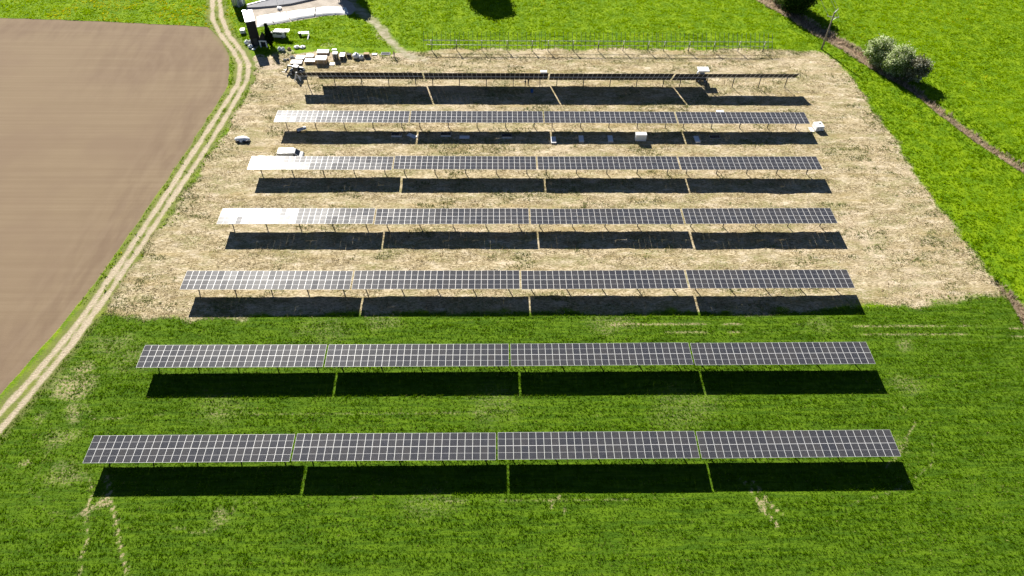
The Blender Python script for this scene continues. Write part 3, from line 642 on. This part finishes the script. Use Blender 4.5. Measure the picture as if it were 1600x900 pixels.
t = thing('lift_truck', 'dark lift truck raising a white load behind the tilted row, right', 'lift truck', (50.9, 156.9, 0))
MB().box(-.75, 1.5, -.6, .6, .35, 1.15).build('chassis', M_dark, t, bevel=.05)
for sx in (-.5, 1.15):
    for s in (-1, 1): wheel(t, sx, s * .62, .38, .28)
for s in (-.35, .35): MB().bar((-.85, s, .15), (-.85, s, 3.2), .12, .14).build('mast', M_black, t)
MB().box(-.95, -.78, -.5, .5, 2.5, 2.9).build('carriage', M_black, t)
MB().prism([(-.3, 1.15), (-.3, 2.1), (.9, 2.1), (1.1, 1.15)], -.5, .5, 0, .05).build('cab', M_glass, t, bevel=.02)
MB().box(-1.1, 1.65, -1.0, 1.05, 3.0, 3.3).build('raised_load', M_white, t, bevel=.03)
for s in (-.45, .45): MB().box(-.85, 1.5, s - .08, s + .08, 2.93, 2.996).build('fork', M_dark, t)
MB().box(-1.35, -.95, -1.0, -.6, 2.3, 3.02).build('white_flap', M_white, t, bevel=.02)

t = thing('trestle', 'white A shaped trestle in front of the telehandler', 'trestle', (-48.7, 156.6, 0))
for s in (-.72, .72):
    for e in (-.5, .5): MB().bar((s, e, 0), (s * .12, 0, 2.0), .28, .14).build('leg', M_white, t)
MB().bar((-.45, -.3, .75), (.45, -.3, .75), .1, .06).build('crossbar', M_white, t)
MB().box(-.16, .16, -.12, .12, 2.0, 2.08).build('head_plate', M_white, t)

# ------------------------------------------------------------------ people
def person(label, x, y, rz, shirt, trousers, bend, k):
    s = 1.0
    J = {'pelvis': (0, 0, .95), 'waist': (0, .0 + bend * .12, 1.12), 'chest': (0, bend * .3, 1.36), 'neck': (0, bend * .42, 1.52), 'head0': (0, bend * .47 + .02, 1.60), 'head1': (0, bend * .52 + .03, 1.74)}
    V = []; E = []; Rr = []; ix = {}
    def add(n, p, r, par=None):
        ix[n] = len(V); V.append(Vector(p)); Rr.append(r)
        if par is not None: E.append((ix[par], ix[n]))
    add('pelvis', J['pelvis'], (.15, .11)); add('waist', J['waist'], (.135, .10), 'pelvis'); add('chest', J['chest'], (.165, .115), 'waist')
    add('neck', J['neck'], (.055, .055), 'chest'); add('head0', J['head0'], (.075, .085), 'neck'); add('head1', J['head1'], (.08, .09), 'head0')
    for sd_ in (-1, 1):
        n = str(sd_); fw = .12 * sd_ * (1 if k % 2 else -1)
        add('hip' + n, (.1 * sd_, 0, .9), (.09, .095), 'pelvis'); add('knee' + n, (.11 * sd_, .05 + fw * .5, .5), (.06, .065), 'hip' + n)
        add('ankle' + n, (.11 * sd_, fw, .09), (.04, .045), 'knee' + n); add('toe' + n, (.13 * sd_, fw + .17, .045), (.042, .035), 'ankle' + n)
        cx, cy, cz = J['chest']
        add('sh' + n, (.19 * sd_, cy, cz + .06), (.06, .06), 'chest'); add('el' + n, (.25 * sd_, cy + .03, cz - .22), (.045, .045), 'sh' + n)
        add('wr' + n, (.23 * sd_, cy + .18 + .08 * bend, cz - .40), (.03, .03), 'el' + n)
        add('palm' + n, (.22 * sd_, cy + .24 + .08 * bend, cz - .45), (.036, .02), 'wr' + n)
        px_, py_, pz_ = V[ix['palm' + n]]
        for f in range(5):
            off = (f - 1.5) * .02 if f < 4 else -.045
            ln = (.055, .065, .06, .045, .035)[f]
            add(f'f{f}{n}', (px_ + off * .9, py_ + (.04 if f < 4 else .01), pz_ - .02), (.009, .009), 'palm' + n)
            add(f'g{f}{n}', (px_ + off, py_ + .04 + ln * .4, pz_ - .02 - ln), (.008, .008), f'f{f}{n}')
    me = bpy.data.meshes.new('person'); me.from_pydata([tuple(v) for v in V], E, [])
    o = bpy.data.objects.new('person', me); col.objects.link(o)
    md = o.modifiers.new('skin', 'SKIN'); md.use_smooth_shade = True
    for i, r in enumerate(Rr): me.skin_vertices[0].data[i].radius = r
    me.skin_vertices[0].data[0].use_root = True
    o.modifiers.new('sub', 'SUBSURF').levels = 1
    dg = bpy.context.evaluated_depsgraph_get(); nm = bpy.data.meshes.new_from_object(o.evaluated_get(dg))
    o.modifiers.clear(); o.data = nm; nm.materials.clear()
    for q in (shirt, trousers, M_skin, M_black): nm.materials.append(q)
    for p_ in nm.polygons:
        c = p_.center
        hand = c.y > J['chest'][1] + .15 and c.z < J['chest'][2] - .36 and abs(c.x) > .15 and c.z > .7
        p_.material_index = 2 if c.z > J['neck'][2] - .02 or hand else (3 if c.z < .1 else (1 if c.z < 1.0 and abs(c.x) < .2 else 0)); p_.use_smooth = True
    o.location = (x, y, gz(x, y)); o.rotation_euler = (0, 0, rz); tag(o, label, 'person')
    hx, hy, hz = J['head1']
    MB().ball((0, hy - .015, hz + .035), (.095, .108, .085), 12, 8).build('hair', M_hair, o, True)
    MB().ball((0, hy + .095, hz - .06), (.014, .022, .022), 6, 5).build('nose', M_skin, o, True)
    for s_ in (-1, 1):
        MB().ball((s_ * .032, hy + .085, hz - .03), (.012, .008, .008), 6, 5).build('eye', M_black, o)
        MB().ball((s_ * .088, hy + .0, hz - .05), (.012, .025, .032), 6, 5).build('ear', M_skin, o, True)
    MB().ball((0, hy + .082, hz - .105), (.024, .008, .007), 6, 5).build('mouth', M_red, o)
    return o
M_cloth1 = plain('black_workwear', (.018, .018, .022), .9, 0, .2, 6); M_cloth2 = plain('navy_trousers', (.02, .024, .04), .9, 0, .2, 6)
M_cloth3 = plain('pale_shirt', (.55, .42, .38), .9, 0, .1, 6); M_cloth4 = plain('brown_trousers', (.09, .06, .045), .9, 0, .2, 6)
person('person in black workwear standing left of another below the tilted row', 7.25, 154.3, .4, M_cloth1, M_cloth1, .1, 1)
person('person in dark clothes reaching up behind the other below the tilted row', 8.05, 155.0, 2.4, M_cloth1, M_cloth2, -.05, 2)
person('person in dark clothes beside the lift truck', 49.6, 155.2, 1.9, M_cloth1, M_cloth1, .15, 3)
person('person in pale top standing right of the panel pair', -26.0, 167.2, 2.9, M_cloth3, M_cloth4, .05, 4)
t = thing('blue_barrel', 'blue plastic barrel in the shadow of the tilted row', 'barrel', (8.8, 151.5, 0))
MB().tube((0, 0, 0), (0, 0, .42), .30, .35, 16).tube((0, 0, .42), (0, 0, .85), .35, .30, 16).build('barrel_body', M_blue, t, True)
for z in (.28, .57): MB().tube((0, 0, z - .02), (0, 0, z + .02), .362, n=16).build('hoop', M_blue, t)
MB().tube((0, 0, .85), (0, 0, .89), .27, n=14).build('lid', M_blue, t)

# ------------------------------------------------------------------ yard in the upper left
t = thing('tall_shed', 'tall narrow dark timber tower with flat white roof beside the tarps', 'tower', (-63.2, 175.1, 0), R(20))
MB().box(-1.15, 1.15, -2.85, 2.85, 0, 6.7).build('wall', M_timber, t)
k_ = MB()
for i in range(12):
    xx = -1.1 + i * .2; MB().box(xx - .085, xx + .085, -2.9, -2.853, .05, 6.65).build('board', M_timber, t)
MB().box(-1.25, 1.25, -3.0, 3.0, 6.702, 6.9).build('roof', M_white, t, bevel=.03)
MB().box(-.5, .5, -2.95, -2.905, 0, 2.1).build('door', M_dark, t)
MB().box(-1.3, -.4, 3.02, 4.0, 5.6, 6.6).build('vent_hood', M_bluemetal, t, bevel=.03)

t = thing('steel_silo', 'blue grey ribbed steel silo cut off by the top left frame edge', 'silo', (-72.0, 194.6, 0))
MB().tube((0, 0, 0), (0, 0, 6.2), 1.75, n=36).build('shell', M_bluemetal, t, False)
MB().tube((0, 0, 6.2), (0, 0, 7.2), 1.8, .3, 36).build('cone_roof', M_bluemetal, t)
for i in range(18):
    a = 2 * math.pi * i / 18; MB().box(-.05, .05, -.04, .06, 0, 6.2).build('rib', M_steel, t); o = col.objects[-1]
    o.location = (1.76 * math.cos(a), 1.76 * math.sin(a), 0); o.rotation_euler = (0, 0, a - H_)
for s in (-.2, .2): MB().bar((.5 + s, -1.95, 0), (.5 + s, -1.95, 6.2), .05, .05).build('ladder_rail', M_white, t)
for i in range(20): MB().bar((.3, -1.95, .25 + .3 * i), (.7, -1.95, .25 + .3 * i), .03, .03).build('ladder_rung', M_white, t)

# silage clamp: white sheets over a long low heap
lowp = [(-64.2, 182.0), (-58.1, 184.3), (-53.4, 186.5), (-47.0, 188.5), (-40.6, 189.3)]
upp = [(-65.6, 187.6), (-61.8, 189.2), (-53.8, 191.6), (-47.4, 193.4), (-41.9, 193.2)]
t = thing('silage_heap', 'long low silage heap under white sheets on the concrete yard', 'heap', (0, 0, 0))
def lerp2(P, u):
    u = max(0, min(.9999, u)) * (len(P) - 1); i = int(u); f = u - i
    return Vector((P[i][0] * (1 - f) + P[i + 1][0] * f, P[i][1] * (1 - f) + P[i + 1][1] * f))
segs = [(0, .17), (.178, .36), (.371, .64), (.652, 1.0)]
for si, (u0, u1) in enumerate(segs):
    vs = []; fs = []; nu, nv = 14, 9; rs = random.Random(si)
    for i in range(nu + 1):
        u = u0 + (u1 - u0) * i / nu
        a, b = lerp2(lowp, u), lerp2(upp, u); e = min(1, u / .05, (1 - u) / .12) ; e = max(0, e) ** .5
        for j in range(nv + 1):
            v = j / nv; p_ = a.lerp(b, v)
            z = .04 + (.5 * e) * (1 - abs(2 * v - 1) ** 6) * (.9 + .1 * rs.random())
            vs.append((p_.x, p_.y, z))
    for i in range(nu):
        for j in range(nv): q = i * (nv + 1) + j; fs.append((q, q + nv + 1, q + nv + 2, q + 1))
    MB().add(vs, fs).build('white_sheet', M_tarp, t, True)
for i in range(34):
    u = rng.uniform(.02, .98); e = rng.choice([0.0, 1.0]); p_ = lerp2(lowp if e == 0 else upp, u)
    MB().ball((p_.x, p_.y + (-.1 if e == 0 else .1), .1), (.24, .18, .12), 8, 5, 0, .2, i).build('sandbag', M_conc, t, True)
t = thing('concrete_platform', 'low grey concrete platform along the back of the yard', 'platform', (0, 0, 0))
wp = [(-69.3, 192.0), (-66.7, 192.2), (-61.6, 193.2), (-57.4, 194.4), (-51.6, 197.4), (-45, 201)]; wd_ = [1.2, 2.6, 4.4, 4.6, 4.8, 5.0]
for i in range(5):
    a, b = Vector(wp[i]), Vector(wp[i + 1]); n_ = max(1, round((b - a).length / 2.4)); d = (b - a).normalized(); nv = Vector((-d.y, d.x)).lerp(Vector((0, 1)), .6).normalized()
    for k in range(n_):
        u0, u1 = k / n_, (k + 1) / n_; p0, p1 = a.lerp(b, u0) + d * .015, a.lerp(b, u1) - d * .015
        q0, q1 = p0 + nv * (wd_[i] * (1 - u0) + wd_[i + 1] * u0), p1 + nv * (wd_[i] * (1 - u1) + wd_[i + 1] * u1)
        MB().add([(*p0, -.1), (*p1, -.1), (*q1, -.1), (*q0, -.1), (*p0, .42), (*p1, .42), (*q1, .42 + .004 * k), (*q0, .42 + .004 * k)],
                 [(0, 3, 2, 1), (4, 5, 6, 7), (0, 1, 5, 4), (1, 2, 6, 5), (2, 3, 7, 6), (3, 0, 4, 7)]).build('slab', M_slab, t)
        MB().bar((*(q0 + nv * .12), .3), (*(q1 + nv * .12), .3), .22, .6).build('kerb', M_white, t)
t = thing('white_post', 'white post on a white block in front of the concrete wall', 'post', (-60.2, 192.0, 0))
MB().box(-.55, .55, -.4, .4, 0, .5).build('block', M_white, t, bevel=.03); MB().bar((-.2, 0, .5), (-.35, .1, 2.9), .16, .16).build('post_shaft', M_white, t)
t = thing('water_tank', 'white cube tank with black cap beside the dirt track bend', 'tank', (-67.2, 178.9, 0), .1)
MB().box(-.6, .6, -.6, .6, .14, 1.1).build('tank_body', M_white, t, bevel=.05); m = MB(); pallet(m, 1.2, 1.2); m.build('pallet', M_wood, t)
MB().tube((0, 0, 1.1), (0, 0, 1.16), .14, n=12).build('cap', M_black, t)
for s in (-.62, .62):
    MB().bar((s, -.61, .15), (s, -.61, 1.1), .03, .03).build('cage_bar', M_steel, t)
t = thing('portal_frame', 'white portal frame between the dark tower and the conifer', 'frame', (-60.2, 171.8, 0), -.06)
for s in (-.8, .8): MB().box(s - .16, s + .16, -.12, .12, 0, 1.55).build('leg', M_white, t)
MB().box(-.96, .96, -.13, .13, 1.552, 1.85).build('lintel', M_white, t)
MB().prism([(-.6, 0), (-.6, 2.6), (0, 3.7), (.6, 2.6), (.6, 0)], .2, 1.2).build('gabled_box', M_timber, t)
t = thing('work_table', 'white sheet table with dark drum on grass right of the van', 'table', (-50.6, 177.9, 0), .1)
MB().box(-.9, 1.0, -.6, .6, .72, .77).build('table_top', M_white, t)
for sx in (-.8, .9):
    for sy in (-.5, .5): MB().box(sx - .04, sx + .04, sy - .04, sy + .04, 0, .718).build('leg', M_steel, t)
MB().tube((-1.35, -.1, 0), (-1.35, -.1, .85), .36, n=14).build('drum', M_dark, t); MB().tube((-1.35, -.1, .85), (-1.35, -.1, .9), .38, n=14).build('drum_lid', M_white, t)
MB().bar((1.1, -.5, .7), (.75, -2.3, .06), .3, .05).build('plank', M_white, t)

# ------------------------------------------------------------------ power pole and wires
t = thing('power_pole', 'wooden power pole with crossarm at the upper right field corner', 'power pole', (86.3, 172.1, gz(86.3, 172.1)))
MB().tube((0, 0, -.4), (-.1, .1, 10.2), .24, .15, 10).build('pole_shaft', M_pole, t, True)
MB().bar((-1.5, .45, 9.0), (1.3, -.25, 9.0), .12, .14).build('crossarm', M_steel, t)
MB().bar((-.1, .1, 10.2), (.55, .2, 11.0), .1, .1).build('top_bracket', M_steel, t)
for a, z in (((-1.4, .42), 9.07), ((1.2, -.22), 9.07), ((.5, .2), 11.0)):
    MB().tube((*a, z), (*a, z + .22), .05, .07, 8).build('insulator', M_white, t)
MB().bar((-.9, .3, 8.9), (-.08, .08, 8.1), .06, .04).build('brace', M_steel, t); MB().bar((.8, -.1, 8.9), (-.05, .05, 8.1), .06, .04).build('brace', M_steel, t)
for i, (a, z) in enumerate((((-1.4, .42), 9.29), ((.5, .2), 11.22), ((1.2, -.22), 9.29))):
    m = MB(); P = []
    for k in range(13):
        u = k / 12; P.append((86.3 + a[0] + u * 8.0, 172.1 + a[1] + u * 70, z - 1.6 * 4 * u * (1 - u) * .5))
    for p0, p1 in zip(P[:-1], P[1:]): m.tube(p0, p1, .025, n=5)
    o = m.build('power_line', M_dsteel); tag(o, ['left wire running from the pole to the top frame edge', 'middle wire running from the pole top to the top frame edge', 'right wire running from the pole to the top frame edge'][i], 'wire', 'wires of the power pole')

# ------------------------------------------------------------------ trees
def foliage_mat(name, lo, hi, alt, trans=.35): return leaf_mat(name, lo, hi, alt, trans)
def tree(name, label, x, y, h, rx, ry, mat, k, leaf=.2, nclump=70, nleaf=110, altp=.5, base=.1, cat='tree', conical=False, group=None, core=.55):
    t = thing(name, label, cat, (x, y, gz(x, y)), 0, group); g = np.random.default_rng(k)
    m = MB(); top = h * .8
    m.tube((0, 0, -.3), (0, 0, h * base + .4), .05 * h * .5, .04 * h * .5, 9); m.tube((0, 0, h * base + .4), (.1, 0, top), .04 * h * .5, .02, 8)
    for i in range(9):
        a = g.uniform(0, 6.28); z0 = h * (base + .5 * g.random()); rr = g.uniform(.5, .85)
        m.tube((0, 0, z0), (math.cos(a) * rx * rr, math.sin(a) * ry * rr, min(top, z0 + h * .3 * g.random() + .2)), .02 * h * .4, .015, 6)
    m.build('trunk', M_bark, t)
    c = []
    while len(c) < nclump:
        p_ = g.uniform(-1, 1, 3); r = np.linalg.norm(p_)
        if r > 1 or r < core and g.random() < .75: continue
        if conical:
            zz = (p_[2] + 1) / 2; f = min(1, (1.02 - zz) * 1.35) * min(1, .55 + zz * 2); p_[0] *= f; p_[1] *= f
        c.append(p_)
    c = np.array(c); cz = h * base + h * (1 - base) * (c[:, 2] * .5 + .5) * .97
    cc = np.stack([c[:, 0] * rx * .88, c[:, 1] * ry * .88, cz], 1)
    ctint = g.random(nclump); s = (rx + ry) / 2 * (.2 if not conical else .16)
    n = nclump * nleaf
    P = np.repeat(cc, nleaf, 0) + g.normal(0, 1, (n, 3)) * np.array([s, s, s * .8]) * .75
    P[:, 2] = np.maximum(P[:, 2], .12)
    u = g.normal(0, 1, (n, 3)); u /= np.linalg.norm(u, axis=1)[:, None]; v = np.cross(u, g.normal(0, 1, (n, 3))); v /= np.linalg.norm(v, axis=1)[:, None]
    sz = (leaf * g.uniform(.6, 1.3, n))[:, None]
    co = np.stack([P - u * sz, P + v * sz * .6, P + u * sz, P - v * sz * .6], 1).reshape(-1, 3)
    me = bpy.data.meshes.new('crown'); fill_mesh(me, co, np.arange(len(co)).reshape(-1, 4))
    tint = np.clip(np.repeat(ctint, nleaf) * .7 + g.normal(.15, .15, n), 0, 1)
    alt = (g.random(n) < altp * sstep(.15, .75, np.repeat(ctint, nleaf) * .8 + .35 * np.clip(np.repeat(cz, nleaf) / h, 0, 1))).astype(float) * g.uniform(.5, 1, n)
    for nm, val in (('tint', tint), ('alt', alt)): me.attributes.new(nm, 'FLOAT', 'POINT').data.foreach_set('value', np.ascontiguousarray(np.repeat(val, 4), np.float32))
    me.materials.append(mat); link('crown', me, t); return t
F_blos = foliage_mat('blossom_leaf', (.06, .11, .015), (.24, .33, .06), (.86, .90, .60), .48)
F_dull = foliage_mat('dull_leaf', (.08, .09, .04), (.2, .19, .11), (.75, .73, .6), .45)
F_dark = foliage_mat('dark_leaf', (.015, .04, .008), (.05, .10, .015), (.12, .15, .03), .3)
F_pine = foliage_mat('conifer_leaf', (.006, .016, .006), (.02, .04, .012), (.03, .05, .015), .1)
F_oak = foliage_mat('broad_leaf', (.03, .07, .01), (.08, .15, .02), (.12, .16, .03), .35)
tree('blossom_shrub', 'white blossoming shrub at the ditch, upper left of three', 98.4, 165.6, 7.4, 3.6, 3.2, F_blos, 1, .2, 120, 85, .7, .02, 'shrub', group='blossoming shrubs on the ditch')
tree('blossom_shrub', 'fullest white blossoming shrub in the middle of the ditch group', 101.2, 160.8, 7.6, 3.8, 3.4, F_blos, 2, .2, 130, 85, .75, .02, 'shrub', group='blossoming shrubs on the ditch')
tree('blossom_shrub', 'greyer thinner shrub at the lower right of the ditch group', 104.6, 157.6, 6.4, 3.4, 3.0, F_dull, 3, .19, 100, 75, .5, .02, 'shrub', group='blossoming shrubs on the ditch', core=.2)
tree('broad_tree', 'dark round tree at the top edge above the power pole', 84.8, 193.0, 9.5, 5.4, 5.0, F_dark, 4, .26, 150, 120, .2, .03, group='trees on the ditch')
tree('blossom_shrub', 'small pale blossoming shrub left of the dark tree at the top edge', 81.3, 199.2, 4.0, 2.2, 2.2, F_blos, 5, .18, 50, 50, .8, .02, 'shrub')
tree('conifer', 'dark columnar conifer in front of the white tarps', -58.5, 172.4, 6.4, 1.15, 1.15, F_pine, 6, .16, 150, 90, .1, .02, 'conifer', True)
tree('broad_tree', 'tree beyond the frame whose shadow covers the yard track', -43.0, 201.8, 10.8, 3.6, 3.6, F_oak, 7, .3, 140, 100, .2, .12, group='trees beyond the top edge')
tree('broad_tree', 'larger tree beyond the frame whose shadow falls on the back meadow', -5.5, 205.5, 12.5, 5.6, 5.0, F_oak, 8, .34, 170, 100, .2, .15, group='trees beyond the top edge')
